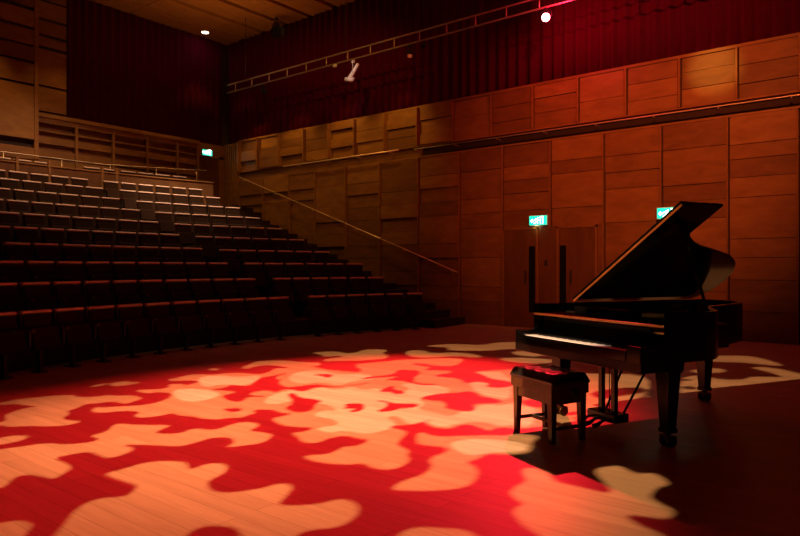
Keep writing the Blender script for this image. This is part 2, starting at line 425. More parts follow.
# long pipes in the recess above the lower panels
def pipe(y0, y1, z, x, r, label):
    m = MB(); m.tube([(x, y0, z), (x, y1, z)], r, 10); o = tag(m.build('wall_pipe', RAILM), label, 'pipe', 'long pipes along the side wall')
    yy = y0 + .3
    while yy < y1: MB().box(x - .01, W + .06, yy - .012, yy + .012, z - .035, z - .015).build('pipe_bracket', STEEL, o); yy += 1.18
pipe(10.48, 14.9, 4.40, W - .15, .022, 'pale pipe on brackets along the side wall, the far shorter one')
pipe(-4.5, 10.0, 4.37, W - .10, .014, 'thin pipe on brackets along the side wall, the near longer one')

# ------------------------------------------------------------------ exit signs
def exit_sign(loc, rz, label, w=.42, h=.2):
    e = tag(empty('exit_sign', loc, rz), label, 'exit sign', 'green exit signs')
    MB().box(-w / 2 - .015, w / 2 + .015, -.05, 0, -.015, h + .015).build('housing', SIGNB, e, .004)
    MB().box(-w / 2, w / 2, -.058, -.05, 0, h).build('sign_face', SIGNG, e)
    g = MB(); yy = -.061; zc = h * .5; s = h
    def quad(pts, ): g.add([(x, yy, z) for x, z in pts] + [(x, yy - .002, z) for x, z in pts], [tuple(range(len(pts))), tuple(range(len(pts), 2 * len(pts)))] + [(i, (i + 1) % len(pts), len(pts) + (i + 1) % len(pts), len(pts) + i) for i in range(len(pts))])
    # running figure
    cx = -.03
    quad([(cx + .028 + .013 * math.cos(t * PI / 4), .158 + .013 * math.sin(t * PI / 4)) for t in range(8)])
    quad([(cx - .018, .140), (cx + .022, .144), (cx + .008, .085), (cx - .022, .082)])
    quad([(cx - .018, .140), (cx - .055, .118), (cx - .06, .095), (cx - .05, .095), (cx - .042, .110), (cx - .012, .124)])
    quad([(cx + .018, .140), (cx + .042, .108), (cx + .065, .108), (cx + .065, .097), (cx + .036, .097), (cx + .010, .125)])
    quad([(cx - .022, .088), (cx - .035, .055), (cx - .075, .04), (cx - .072, .026), (cx - .022, .042), (cx - .004, .085)])
    quad([(cx - .01, .088), (cx + .008, .090), (cx + .036, .065), (cx + .028, .025), (cx + .013, .026), (cx + .017, .058)])
    # door opening and arrow
    for q in ([(.055, .02), (.07, .02), (.07, .18), (.055, .18)], [(.055, .168), (.125, .168), (.125, .18), (.055, .18)], [(.112, .02), (.125, .02), (.125, .18), (.112, .18)]): quad(q)
    quad([(-.185, .092), (-.14, .14), (-.14, .11), (-.1, .11), (-.1, .075), (-.14, .075), (-.14, .045)])
    g.build('pictogram', SIGNW, e)
    return e
exit_sign((W - .01, 6.575, 2.31), -PI / 2, 'lit green exit sign above the pair of doors in the side wall')
exit_sign((W - .01, 3.79, 2.33), -PI / 2, 'lit green exit sign half hidden behind the raised piano lid')
exit_sign((12.56, D - .03, 4.98), 0, 'lit green exit sign high in the far corner above the back door', .36, .17)

# ------------------------------------------------------------------ truss and lamps
TX = W - 1.0
tr = tag(empty('lighting_truss', (TX, 16.46, 6.7)), 'long horizontal ladder truss hanging before the side curtain', 'truss')
for nm, z in (('top_chord', .235), ('bottom_chord', 0)):
    MB().tube([(0, 0, z), (0, -20.5, z)], .022, 8).build(nm, STEEL, tr)
    MB().tube([(0, .0, z), (0, .06, z)], .03, 8).build('end_cap', DARKM, tr)
r_ = MB().tube([(0, 0, 0), (0, 0, .235)], .016, 6).build('rung', STEEL, tr, loc=(0, -.37, 0))
for k in range(1, 27): c = r_.copy(); COL.objects.link(c); c.location = (0, -.37 - .77 * k, 0)
for yy in (-.85, -4.9, -9, -13, -17): MB().tube([(0, yy, .235), (0, yy, ZC - 6.7)], .008, 6).build('hanging_cable', DARKM, tr)

def aim(o, target):
    o.rotation_mode = 'QUATERNION'; o.rotation_quaternion = (Vector(target) - o.location).to_track_quat('-Z', 'Y')
def lamp_body(e, L, r, lens, body=DARKM, barn=False):
    # axis along -z of the head
    h = empty('lamp_head', (0, 0, 0), 0, e)
    m = MB(); m.tube([(0, 0, -L * .5), (0, 0, -L * .45), (0, 0, L * .2), (0, 0, L * .45), (0, 0, L * .5)], [r * 1.08, r * 1.05, r, r * .8, r * .4], 20)
    b = m.build('lamp_housing', body, e)
    m = MB(); m.tube([(0, 0, -L * .5 - .012), (0, 0, -L * .5)], r * .92, 20); m.build('lens', lens, b)
    if barn:
        m = MB()
        for s in (1, -1):
            m.add([(s * r, -r, -L * .5), (s * r, r, -L * .5), (s * r * 1.6, r * 1.1, -L * .5 - r * 1.3), (s * r * 1.6, -r * 1.1, -L * .5 - r * 1.3)], [(0, 1, 2, 3)])
            m.add([(-r, s * r, -L * .5), (r, s * r, -L * .5), (r * 1.1, s * r * 1.6, -L * .5 - r * 1.3), (-r * 1.1, s * r * 1.6, -L * .5 - r * 1.3)], [(0, 1, 2, 3)])
        m.build('barn_door', body, b)
    bpy.data.objects.remove(h)
    return b
def lamp(name, loc, target, L, r, lens, label, clamp_z, body=DARKM, barn=False, cat='stage light'):
    e = tag(empty(name, loc), label, cat)
    b = lamp_body(e, L, r, lens, body, barn)
    dirv = (Vector(target) - Vector(loc)); b.rotation_mode = 'QUATERNION'; b.rotation_quaternion = dirv.to_track_quat('-Z', 'Y')
    m = MB(); side = dirv.cross(Vector((0, 0, 1))).normalized() * (r * 1.25)
    dz = clamp_z - loc[2]
    m.tube([side, side + Vector((0, 0, dz - .07)), -side + Vector((0, 0, dz - .07)), -side], .009, 6)
    m.build('yoke', body, e)
    MB().box(-.03, .03, -.03, .03, dz - .08, dz - .004).build('clamp', body, e)
    return e
# the red lamp in view
RL = (TX, 5.93, 6.50)
lamp('stage_spotlight', RL, (2, 1.5, 1.3), .30, .09, REDL, 'glowing red stage lamp hanging from the truss', 6.676)
# profile spotlight with silver body
pl_ = lamp('stage_spotlight', (TX, 11.28, 6.36), (TX - .25, 11.72, 5.55), .52, .055, GLASSD, 'long silvery profile spotlight hanging at an angle under the truss', 6.676, SILV)
m = MB(); m.tube([(-.12, .18, -.17), (-.02, .02, -.2), (.02, -.02, -.14)], [.05, .06, .02], 10); m.build('shutter_hood', SILV, pl_)
lamp('stage_spotlight', (TX, 9.45, 6.47), (TX - 2, 8, 2), .16, .06, REDG, 'small stage lamp with dim red lens under the truss', 6.676)
lamp('stage_spotlight', (TX, 9.03, 6.60), (TX - 2, 9, 3), .14, .05, GLASSD, 'small unlit black lamp just right of the dim red one', 6.676)
lamp('stage_spotlight', (TX, 14.78, 6.50), (TX - 2, 12, 2), .2, .07, GLASSD, 'unlit black lamp hanging near the far end of the truss', 6.676)
cl = tag(MB().box(-.03, .03, -.05, .05, -.035, .035).build('hanging_clamp', SILV, None, .01, (TX - .03, 11.9, 6.64)), 'small shiny clamp on the truss left of the silvery spotlight', 'clamp')
# ceiling mounted lamp
e = lamp('ceiling_light', (12.75, 14.75, 8.45), (10, 10, 2), .3, .12, GLASSD, 'dark unlit spotlight hanging from the ceiling above the side curtain', 8.74, barn=True)

# recessed downlight
def downlight(x, y, label):
    e = tag(empty('downlight', (x, y, ZC)), label, 'downlight', 'recessed ceiling downlights')
    m = MB(); m.tube([(0, 0, -.02), (0, 0, .02)], .16, 24); m.build('trim_ring', CEIL, e)
    m = MB(); m.tube([(0, 0, -.026), (0, 0, -.02)], .105, 24); m.build('lamp_lens', DLG, e)
def light(kind, name, loc, target, energy, col, **k):
    ld = bpy.data.lights.new(name, kind); o = bpy.data.objects.new(name, ld); COL.objects.link(o); o.location = loc
    if target: aim(o, target)
    ld.energy = energy; ld.color = col
    for a_, v_ in k.items(): setattr(ld, a_, v_)
    return o
downlight(12.25, 17.55, 'small lit round downlight in the wooden ceiling corner')

# ------------------------------------------------------------------ gobo plates (glass discs with a metal coating in blob shapes)
def C(ox, oy, s, pts): return [(ox + x / s, oy + y / s) for x, y in pts]
k4 = 4.4444; k7 = 7.25; k6 = 6.6667; k5 = 5.3333
LIT = []; HOLE = []
LIT.append([(0,403),(14,399.7),(34,397.6),(55,395.5),(73,394.8),(77,397),(96,397),(108,394.8),(117,396),(128,395.2),(136,396),(143,398),(134.5,401.4),(125,404),(120,402.5),(111,401.4),(100,403),(85.5,404),(77,408),(66,411.4),(70,414),(62,418),(66,420),(83,421.3),(69,425),(55,426.3),(27.6,425.9),(11,427),(0,425),(-60,430),(-60,424),(0,423),(7,419.5),(4,415.5),(14,411.4),(25,408),(38.6,406),(25,405.6),(18,403.8),(0,404.8),(-40,410),(-40,405)])
LIT.append([(108.3,384),(120.7,381.4),(127.6,381),(129,382.3),(142.8,382.3),(134.5,383.7),(120.7,386),(112.4,386)])
LIT.append([(88,387),(100,384),(110,383),(100,386.3)])
# main field, with its holes below
LIT.append([(166,380),(176,378),(188,375),(195,374.2),(213.8,374.5),(224.8,373),(241,372.8),(252.4,373.8),(259,374.5),(269,372),(273,369.7),(276,368),(292,368),(273,365),(255,366),(249,369),(240,368),(252,363.4),(255,361.4),(274.5,360.4),(288,360.7),(300,362),(311,362.5),(320,362.5),(322,368),(340,370),(350,371),(360,372),(355,364),(362,363),(374,362.6),(400,359.8),(415,359.3),(437.5,358.3),(460,358.3),(463.8,360.5),(463,365),(475,371.8),(490,370.3),(511,369.5),(530,368),(560,372),(600,374),(640,374),(652,384),(640,400),(610,408),(600,425),(560,428),(514.7,429),(505,427.3),(493,428.5),(490,431.5),(475,425.5),(466,424),(457,426),(449.5,429),(434.5,427.7),(424,423),(434.5,419.5),(425.5,420),(416.5,424),(400,425.5),(385,426),(405,431),(406.7,433.7),(400,439.7),(397,443.6),(400,446.5),(409.7,451),(406.7,456),(410.5,460.7),(400.5,467),(389,470),(373.5,468.4),(364,463),(345.5,464.8),(320.7,462.6),(307,459),(303,455.7),(327.6,454.3),(338.6,450),(341,447),(359,446),(370,439.4),(360.7,438.9),(345.5,435),(327.6,438.4),(320.7,442),(309.7,443.3),(302,441.4),(298,437),(291,433),(302,432),(308,430.6),(315,427.4),(296.6,427),(282.8,425.5),(274.5,421.4),(272.4,418),(282,416.5),(293.8,413),(281.4,413),(274.5,409.7),(258,409.4),(251,411),(256.6,413),(248,415),(241,418),(227.6,417.7),(220.7,419.3),(200,418.6),(196.6,416.6),(177,415.2),(174.5,413),(169,413.8),(155,416.6),(141.4,417.7),(133,416.6),(140,412.4),(134.5,411),(120.7,411),(108,412.4),(96.6,412.8),(90.4,410.7),(96.6,406.6),(100,407.6),(116.6,406.6),(134.5,405.8),(152,403.9),(165,400),(171,396.6),(171.7,393),(158,392),(147,393.5),(134.5,390.6),(144,389.7),(158,389.2),(170,387.6),(167.6,384.6),(174.5,383.7),(184,384),(187,385.5),(195,382.8),(202,381.4),(190,380.5),(175,381)])
# upper strips
LIT.append(C(300,335,k7,[(80,130),(170,120),(280,120),(340,135),(420,125),(460,105),(600,103),(640,115),(590,130),(640,150),(630,170),(500,180),(380,195),(220,195),(160,185),(200,172),(330,155),(260,150),(190,160),(140,140)]))
LIT.append(C(200,340,k7,[(60,210),(100,204),(150,210),(110,222),(70,218)]))
LIT.append([(424,346.3),(442,344.3),(460,344),(481,345.2),(496,342.5),(514,341.8),(535,341.5),(560,343),(535,348),(503.5,349.3),(490,350.8),(445,350.5),(451,347.8),(440,347)])
LIT.append([(406,351.5),(415,350),(425.5,350.8),(430,353.3),(455.5,352.3),(472,353.8),(484,356.8),(475,357.5),(457,356),(430,357.5),(415,357.5),(406,354.5)])
LIT.append([(511,351.5),(530,351),(550,353),(540,357),(515,355)]); LIT.append([(497.5,359),(508,357.5),(530,358),(560,360),(545,364),(511,362)])
LIT.append(C(400,335,k6,[(610,190),(700,195),(770,200),(770,212),(680,208)]))
# second field
LIT.append([(418,431),(433,436),(445,436.7),(460,436),(490,435),(505,436),(515,433.5),(540,436),(531,442.5),(533,448),(526.5,453.7),(504,454.9),(488,453.3),(477,459.4),(464.6,462.8),(474.8,466),(478.8,474),(472.5,483),(461,488.6),(427.5,490.9),(393.8,490),(392.6,487.5),(402.8,480.8),(423,475),(433,467),(428.6,458),(448.9,451.5),(445.5,447),(423,445),(416,442.5)])
# foreground blobs
LIT.append(C(0,420,k4,[(0,80),(60,68),(135,70),(100,90),(30,105),(0,110),(-80,120),(-90,95)]))
LIT.append(C(0,420,k4,[(-200,150),(0,130),(100,118),(200,102),(300,110),(430,95),(440,80),(395,72),(480,50),(500,25),(530,15),(600,22),(770,22),(720,40),(680,60),(800,62)]) + C(180,420,k4,[(60,35),(150,48),(240,15),(300,8),(350,15),(340,35),(300,48),(400,60),(410,75),(370,100),(300,112),(200,122),(240,105),(240,85),(200,75),(130,80),(70,100),(0,118)]) + C(0,420,k4,[(700,112),(600,108),(540,112),(600,125),(560,150),(490,170),(460,165),(400,140),(340,148),(230,170),(300,195),(320,215),(270,245),(240,262),(200,255),(130,240),(60,255),(30,290),(0,305),(-200,330)]))
LIT.append(C(0,420,k4,[(220,560),(240,516),(290,460),(330,400),(420,350),(560,340),(590,320),(615,290),(560,275),(500,255),(460,240),(540,220),(640,190),(720,182),(800,185)]) + C(180,420,k4,[(30,190),(40,225),(100,200),(160,190),(215,200),(195,240),(130,265),(120,290),(140,315),(200,325),(300,315),(380,300),(440,282),(490,285),(500,305),(460,350),(430,380),(540,380),(640,370),(700,350),(760,358),(795,385),(790,420),(740,460),(680,480),(600,485),(540,500),(510,516),(490,560),(285,560),(265,490),(230,475),(130,468),(80,480),(40,500),(0,540),(-100,580)]))
LIT.append(C(0,420,k4,[(-150,470),(0,460),(70,445),(150,460),(120,500),(80,540),(-150,560)]))
LIT.append(C(360,420,k4,[(165,516),(200,490),(260,475),(350,480),(440,485),(500,500),(530,530),(420,580),(220,580)]))
LIT.append(C(360,420,k4,[(900,600),(800,510),(740,480),(700,440),(680,405),(700,385),(735,375),(690,350),(665,320),(700,290),(745,270),(720,230),(730,215),(770,212)]) + C(540,420,k4,[(0,222),(40,235),(60,270),(90,280),(180,300),(290,326),(325,318),(280,270),(232,218),(350,200),(400,230),(440,240),(500,235),(560,265),(570,290),(520,300),(485,340),(520,365),(590,400),(595,425),(560,440),(480,430),(400,420),(380,430),(440,470),(520,500),(570,530),(400,620)]))
# patches behind the piano
LIT.append(C(680,340,k6,[(140,105),(240,105),(400,103),(520,115),(640,150),(700,175),(560,165),(440,150),(240,145),(140,140)]))
LIT.append(C(680,340,k6,[(450,180),(600,180),(760,215),(860,240),(860,420),(0,440),(0,265),(60,240),(140,235),(230,255),(300,265),(430,265),(470,245),(600,245),(700,250),(600,215)]))
LIT.append(C(680,340,k6,[(60,205),(150,190),(230,188),(290,195),(310,212),(230,220),(120,222)]))
HOLE.append(C(680,340,k6,[(590,285),(650,280),(720,300),(640,302)]))
HOLE.append(C(680,340,k6,[(0,262),(60,258),(90,268),(0,275)])); HOLE.append(C(680,340,k6,[(0,310),(80,305),(130,325),(40,332)]))
# holes of the main field
for p in ([(120,420),(250,390),(400,385),(440,372),(520,385),(530,410),(630,420),(690,450),(640,455),(480,460),(510,490),(480,512),(380,505),(290,485),(310,465),(280,440),(180,435)],
          [(-100,450),(0,460),(90,455),(140,465),(90,485),(0,490),(-130,500),(-80,470)], [(-40,362),(0,370),(40,385),(0,395),(-60,390)],
          [(60,190),(150,188),(230,205),(370,208),(425,165),(560,150),(650,165),(740,185),(780,200),(740,225),(640,218),(480,245),(560,265),(600,290),(740,310),(780,330),(690,355),(560,345),(600,325),(520,310),(430,325),(400,290),(220,275),(260,262),(360,250),(300,235),(150,235),(210,215),(130,205)],
          [(-20,232),(60,232),(140,240),(130,265),(90,285),(0,282),(-40,262)], [(0,300),(60,300),(120,320),(250,328),(230,336),(130,334),(60,318)]): HOLE.append(C(400,335,k6,p))
for p in ([(80,230),(150,220),(160,190),(440,185),(600,190),(420,210),(370,215),(360,230),(440,240),(440,268),(380,268),(200,250),(140,238)],
          [(80,290),(150,282),(240,285),(230,305),(190,310),(150,295)],
          [(440,315),(520,300),(640,290),(720,270),(760,250),(800,255),(840,330),(800,340),(700,330),(620,330),(660,315),(720,300),(600,305),(460,322)],
          [(-60,380),(0,370),(100,358),(170,362),(250,375),(380,365),(460,348),(530,345),(420,362),(240,382),(150,375),(60,390),(20,410),(-60,400)],
          [(580,400),(650,370),(690,370),(680,395),(750,405),(765,425),(680,415),(580,412)]): HOLE.append(C(300,335,k7,p))
for p in ([(-100,-10),(-40,-15),(0,20),(100,28),(170,45),(110,65),(100,110),(0,130),(-60,118),(-120,95),(-40,60)],
          [(310,65),(440,58),(470,75),(460,110),(370,130),(360,112),(420,100),(300,98),(340,85)],
          [(540,40),(600,38),(680,60),(800,62),(860,80),(800,92),(730,95),(680,115),(570,125),(560,105),(640,98),(680,80),(640,58)]): HOLE.append(C(300,395,k7,p))
for p in ([(410,290),(450,270),(520,262),(620,238),(635,242),(550,262),(560,290),(600,280),(570,300),(580,325),(640,345),(720,335),(800,328),(800,358),(740,375),(700,362),(600,355),(560,382),(540,375),(480,365),(390,375),(350,400),(480,405),(470,412),(340,412),(330,435),(280,450),(200,440),(150,405),(240,385),(260,375),(170,365),(60,360),(130,352),(200,340),(220,322),(300,330),(360,335)],
          [(150,500),(290,490),(310,510),(240,525),(190,515)]): HOLE.append(C(200,340,k7,p))
HOLE.append([(520,400),(545,398),(556,404),(540,408),(524,406)]); HOLE.append([(585,392),(640,386),(650,392),(620,396),(600,400)]); HOLE.append([(570,416),(600,412),(604,420),(585,424)])
# pale second projection
PALE = [[(306,391),(320,387),(336,390),(352,386),(362,390),(380,388),(398,393),(412,389),(398,384),(420,383),(445,387),(452,392),(432,397),(418,399),(426,404),(416,409),(436,413),(452,417),(466,409),(488,404),(500,406),(515,402),(540,410),(530,428),(515,424),(500,427),(486,422),(465,422),(440,428),(425,421),(408,425),(398,415),(385,417),(398,424),(384,431),(366,434),(345,430),(330,433),(314,428),(340,425),(334,419),(312,416),(322,410),(340,411),(324,403),(308,405),(300,397)],
        [(270,395),(300,388),(310,392),(285,404),(262,404)], [(448,442),(480,438),(528,443),(525,452),(495,452),(470,456),(455,450)],
        [(196,378),(214,375),(238,377),(262,375),(256,382),(240,386),(222,384),(204,388)], [(296,372),(318,370),(342,375),(366,373),(378,379),(352,381),(340,386),(322,382),(300,384),(286,379)],
        [(470,372),(510,372),(512,400),(490,398),(470,388)], [(170,390),(200,388),(225,394),(200,402),(178,400)]]
def chaikin(p, n=2):
    for _ in range(n):
        q = []
        for i in range(len(p)):
            a_, b_ = p[i], p[(i + 1) % len(p)]
            q += [(a_[0] * .75 + b_[0] * .25, a_[1] * .75 + b_[1] * .25), (a_[0] * .25 + b_[0] * .75, a_[1] * .25 + b_[1] * .75)]
        p = q
    return p
def inside(p, poly):
    x, y = p; c = False; j = len(poly) - 1
    for i in range(len(poly)):
        xi, yi = poly[i]; xj, yj = poly[j]
        if (yi > y) != (yj > y) and x < (xj - xi) * (y - yi) / (yj - yi) + xi: c = not c
        j = i
    return c
def gobo(name, L, T, lit, hole, extra, energy, col, size, blend, label, dist=.5, rad=.0010):
    L, T = Vector(L), Vector(T)
    z = (T - L).normalized(); q = z.to_track_quat('-Z', 'Y'); M = q.to_matrix(); Mi = M.transposed()
    def pr(g):
        v = Mi @ (Vector((g[0], g[1], 0)) - L); return (v.x / -v.z * dist, v.y / -v.z * dist)
    lit2 = [[pr(floorpt(*s)) for s in chaikin(p, 1)] for p in lit] + [[pr(g) for g in chaikin(p)] for p in extra]
    hol2 = [[pr(floorpt(*s)) for s in chaikin(p, 1)] for p in hole]
    verts = []; edges = []
    B = dist * 1.15
    rim = [(B * math.cos(k * PI / 24), B * math.sin(k * PI / 24)) for k in range(48)]
    for poly in lit2 + hol2 + [rim]:
        poly = [p for p in poly if math.hypot(*p) < B * 1.01]
        o = len(verts); verts += [Vector(p) for p in poly]; n = len(poly); edges += [(o + i, o + (i + 1) % n) for i in range(n)]
    vo, _, fo, *_ = delaunay_2d_cdt(verts, edges, [], 0, 1e-6)
    keep = []
    for f in fo:
        c = sum((vo[i] for i in f), Vector((0, 0))) / len(f)
        on = any(inside(c, p) for p in lit2) and not any(inside(c, p) for p in hol2)
        if not on: keep.append(tuple(f))
    e = tag(empty(name, L), label, 'stage light')
    e.rotation_mode = 'QUATERNION'; e.rotation_quaternion = q
    pl = MB().add([(v.x, v.y, -dist) for v in vo], keep)
    me = bpy.data.meshes.new('pattern_plate'); me.from_pydata(pl.v, [], pl.f); me.materials.append(DARKM)
    po = bpy.data.objects.new('pattern_plate', me); COL.objects.link(po); po.parent = e
    m = MB(); m.tube([(0, 0, -dist - .02), (0, 0, -dist), (0, 0, -.2), (0, 0, .12), (0, 0, .3)], [B, B, B * .55, .2, .1], 32)
    hs = MB(); n = 32; rr = [(B * 1.0, -dist - .04), (B * 1.0, -dist + .02), (.3, -.15), (.2, .15), (.02, .3)]
    vs = [(r * math.cos(2 * PI * k / n), r * math.sin(2 * PI * k / n), zz) for r, zz in rr for k in range(n)]
    hs.add(vs, [(i * n + k, i * n + (k + 1) % n, (i + 1) * n + (k + 1) % n, (i + 1) * n + k) for i in range(len(rr) - 1) for k in range(n)], 0, True)
    hs.build('lamp_housing', DARKM, e)
    lt = light('SPOT', name + '_beam', (0, 0, 0), None, energy, col, spot_size=size, spot_blend=blend, shadow_soft_size=rad)
    lt.parent = e
    return e
def blob(cx, cy, r, n=9, s=0):
    rnd = random.Random(s); return [(cx + r * rnd.uniform(.45, 1.2) * math.cos(2 * PI * k / n), cy + r * rnd.uniform(.45, 1.2) * math.sin(2 * PI * k / n)) for k in range(n)]
extra = [blob(*G(d, l), r, 9, i) for i, (d, l, r) in enumerate([(2.2, -3.3, .6), (3.4, -4.3, .7), (5.2, -4.9, .7), (6.4, -5.6, .6), (1.6, -1.6, .5), (2.4, -.3, .35), (4.6, -4.0, .5), (7.4, -6.2, .5), (2.0, -5.0, .6)])]
G1 = (*G(.73, -8.6), 7.6)
def PWL(x, y, z):                                              # piano-local point -> room
    return Vector((*G(5.87 - .908 * x + .418 * y, 1.165 + .418 * x + .908 * y), z))
def land(p, L=None):                                           # where the beam through p reaches the floor
    L = Vector(L or G1); t = L.z / (L.z - p.z); q = L + (p - L) * t; return (q.x, q.y)
extra.append([land(PWL(*p)) for p in ((-.10, -.06, .74), (.20, -.075, .74), (.75, -.06, .74), (.95, .06, .74), (.70, .17, .74), (.2, .16, .74), (-.10, .15, .74))])  # added plate openings that light keys, lid edge, front rail and bench top
def lidw(s_, y, t): c_, n_ = math.cos(math.radians(32.3)), math.sin(math.radians(32.3)); return (-.17 + s_ * c_ - t * n_, y, 1.022 + s_ * n_ + t * c_)
extra.append([land(PWL(*lidw(s_, .65, t))) for s_, t in ((-.1, -.02), (1.56, -.02), (1.6, .07), (-.1, .07))])
extra.append([land(PWL(*p)) for p in ((-.2, .155, .90), (1.45, .155, .90), (1.45, .155, .945), (-.2, .155, .945))])
extra.append([land(PWL(*p)) for p in ((.32, -.40, .53), (.45, -.38, .53), (.52, -.28, .53), (.62, -.30, .53), (.70, -.20, .53), (.60, -.12, .53), (.48, -.20, .53), (.36, -.25, .53))])
gobo('pattern_spotlight', G1, (*G(8.3, 2.6), 0), LIT, HOLE, extra, 14500, (1, .53, .24), math.radians(48), 1.0, 'black pattern projector high at the left side of the stage')
G2 = (G1[0] + .3, G1[1] - 1.6, 7.6)
keys2 = [land(PWL(*p), G2) for p in ((-.12, -.07, .74), (.9, -.07, .74), (1.0, .17, .74), (-.12, .17, .74))]  # added opening that brightens the keys
gobo('pattern_spotlight', G2, (*G(6.6, .8), 0), PALE, HOLE, [keys2], 9500, (1, .68, .50), math.radians(60), 1.0, 'second black pattern projector beside the first, high at the left side')

# ------------------------------------------------------------------ grand piano (local x bass->treble, y keys->tail)
PO = Vector((*G(5.87, 1.165), 0)); adir = Vector((*G(-.908, .418), 0)).normalized()
prz = math.atan2(adir.y, adir.x)
pn = tag(empty('grand_piano', PO, prz), 'black concert grand piano with raised lid on the stage floor', 'piano')
OUT = [(-.145, .16), (1.40, .16), (1.40, .60), (1.37, .72), (1.28, .86), (1.12, 1.0), (.97, 1.14), (.86, 1.32), (.80, 1.50), (.74, 1.68), (.68, 1.84), (.60, 2.02), (.48, 2.18), (.33, 2.29), (.16, 2.34), (-.02, 2.32), (-.12, 2.24), (-.145, 2.1)]
CXY = (.45, 1.0)
def shrink(p, t):
    out = []
    n = len(p)
    for i in range(n):
        a_ = Vector(p[i - 1]); b_ = Vector(p[i]); c_ = Vector(p[(i + 1) % n])
        n1 = (b_ - a_).normalized(); n2 = (c_ - b_).normalized(); nn = Vector((-(n1.y + n2.y), n1.x + n2.x)); 
        nn = nn.normalized() / max(.5, math.sqrt((1 + n1.dot(n2)) / 2)); out.append((b_.x + nn.x * t, b_.y + nn.y * t))
    return out
inn = shrink(OUT, .045); n = len(OUT)
rim = MB()
z0, z1 = .66, 1.02
idx = list(range(1, n)) + [0]
for a_, b_ in zip(idx, idx[1:]):
    o1, o2, i1, i2 = OUT[a_], OUT[b_], inn[a_], inn[b_]
    rim.add([(o1[0], o1[1], z0), (o2[0], o2[1], z0), (o2[0], o2[1], z1), (o1[0], o1[1], z1), (i1[0], i1[1], z0), (i2[0], i2[1], z0), (i2[0], i2[1], z1), (i1[0], i1[1], z1)],
            [(0, 1, 2, 3), (4, 7, 6, 5), (3, 2, 6, 7), (0, 4, 5, 1)] + ([(0, 3, 7, 4)] if a_ == 1 else []) + ([(1, 5, 6, 2)] if b_ == 0 else []))
rim.build('case', BLACK, pn)
MB().prism([p for p in inn], .70, .74).build('soundboard', EDGE, pn)
MB().prism(shrink(OUT, .07), .86, .875).build('iron_plate', GOLD, pn)
m = MB()
for k in range(60):
    x = -.10 + 1.36 * k / 59; yend = .5 + max(.25, 1.65 - 1.15 * (k / 59) ** .8)
    m.box(x - .0015, x + .0015, .45, yend, .905, .908)
m.build('strings', STRING, pn)
m = MB(); m.box(-.12, 1.34, .40, .46, .87, .91); m.build('pin_block', GOLD, pn)
m = MB(); m.box(-.12, 1.34, .50, .56, .92, .945); m.build('dampers', EBONY, pn)
# under-beams
m = MB(); m.box(-.1, 1.3, .3, .42, .60, .70); m.box(.0, .1, .4, 2.0, .60, .70); m.box(.45, .55, .4, 1.9, .60, .70); m.box(.9, 1.0, .4, 1.1, .60, .70)
m.build('beam', BLACK2, pn)
MB().box(-.13, 1.40, -.06, .36, .60, .68).build('keybed', BLACK2, pn, .006)
MB().box(-.02, 1.25, -.06, -.03, .66, .745).build('key_slip', BLACK, pn, .004)
for x0, x1 in ((-.13, -.02), (1.25, 1.40)):
    MB().prism([(x0, -.06), (x1, -.06), (x1, .2), (x0, .2)], .66, .79).build('cheek', BLACK, pn, .012)
MB().add([(-.02, .16, .76), (1.25, .16, .76), (1.25, .185, .90), (-.02, .185, .90), (-.02, .20, .76), (1.25, .20, .76), (1.25, .21, .90), (-.02, .21, .90)],
         [(0, 1, 2, 3), (4, 7, 6, 5), (0, 4, 5, 1), (1, 5, 6, 2), (2, 6, 7, 3), (3, 7, 4, 0)]).build('fallboard', BLACK, pn)
MB().box(-.145, 1.40, .155, .20, .916, .936).build('front_rail', EDGE, pn, .006)  # orange colour stands for the light along the case front
MB().add([(-.14, .18, .940), (1.39, .18, .940), (1.39, .36, .945), (-.14, .36, .945), (-.14, .18, .91), (1.39, .18, .91), (1.39, .36, .91), (-.14, .36, .91)],
         [(0, 1, 2, 3), (4, 7, 6, 5), (0, 4, 5, 1), (1, 5, 6, 2), (2, 6, 7, 3), (3, 7, 4, 0)]).build('music_shelf', BLACK, pn)
md = MB().box(.22, 1.0, .33, .35, .945, 1.01).build('music_desk', BLACK, pn, .003)
kw = 1.266 / 52
mk = MB().box(-.0112, .0112, -.03, .155, .725, .7465); first = mk.build('white_key', IVORY, pn, .0015); first.location = (-.018 + kw * .5, 0, 0)
for k in range(1, 52): c = first.copy(); COL.objects.link(c); c.location = (-.018 + kw * (k + .5), 0, 0)
fb = MB().box(-.0055, .0055, .06, .16, .745, .758).build('black_key', EBONY, pn, .0015); got = False
for k in range(51):
    if (k % 7) in (0, 2, 3, 5, 6):
        loc = (-.018 + kw * (k + 1), 0, 0)
        if not got: fb.location = loc; got = True
        else: c = fb.copy(); COL.objects.link(c); c.location = loc
# lid in its own slope
LA = math.radians(32.3); cs, sn = math.cos(LA), math.sin(LA)
def lid_pt(s, y, t): return (-.17 + s * cs - t * sn, y, 1.022 + s * sn + t * cs)
LO = [(0, .66), (1.53, .66), (1.53, .74), (1.45, .84), (1.28, .97), (1.12, 1.13), (1.03, 1.28), (.97, 1.42), (.92, 1.61), (.87, 1.79), (.81, 1.98), (.75, 2.09), (.69, 2.17), (.54, 2.29), (.36, 2.355), (.2, 2.345), (.08, 2.30), (0, 2.22)]
def slab(pts, t0, t1):
    n = len(pts); return MB().add([lid_pt(s, y, t0) for s, y in pts] + [lid_pt(s, y, t1) for s, y in pts],
        [tuple(range(n))[::-1], tuple(range(n, 2 * n))] + [(i, (i + 1) % n, n + (i + 1) % n, n + i) for i in range(n)])
lid = slab(LO, 0, .022).build('lid', BLACK, pn)
slab([(0, .655), (1.53, .655), (1.53, 1.13), (0, 1.13)], .026, .046).build('front_flap', BLACK, pn)
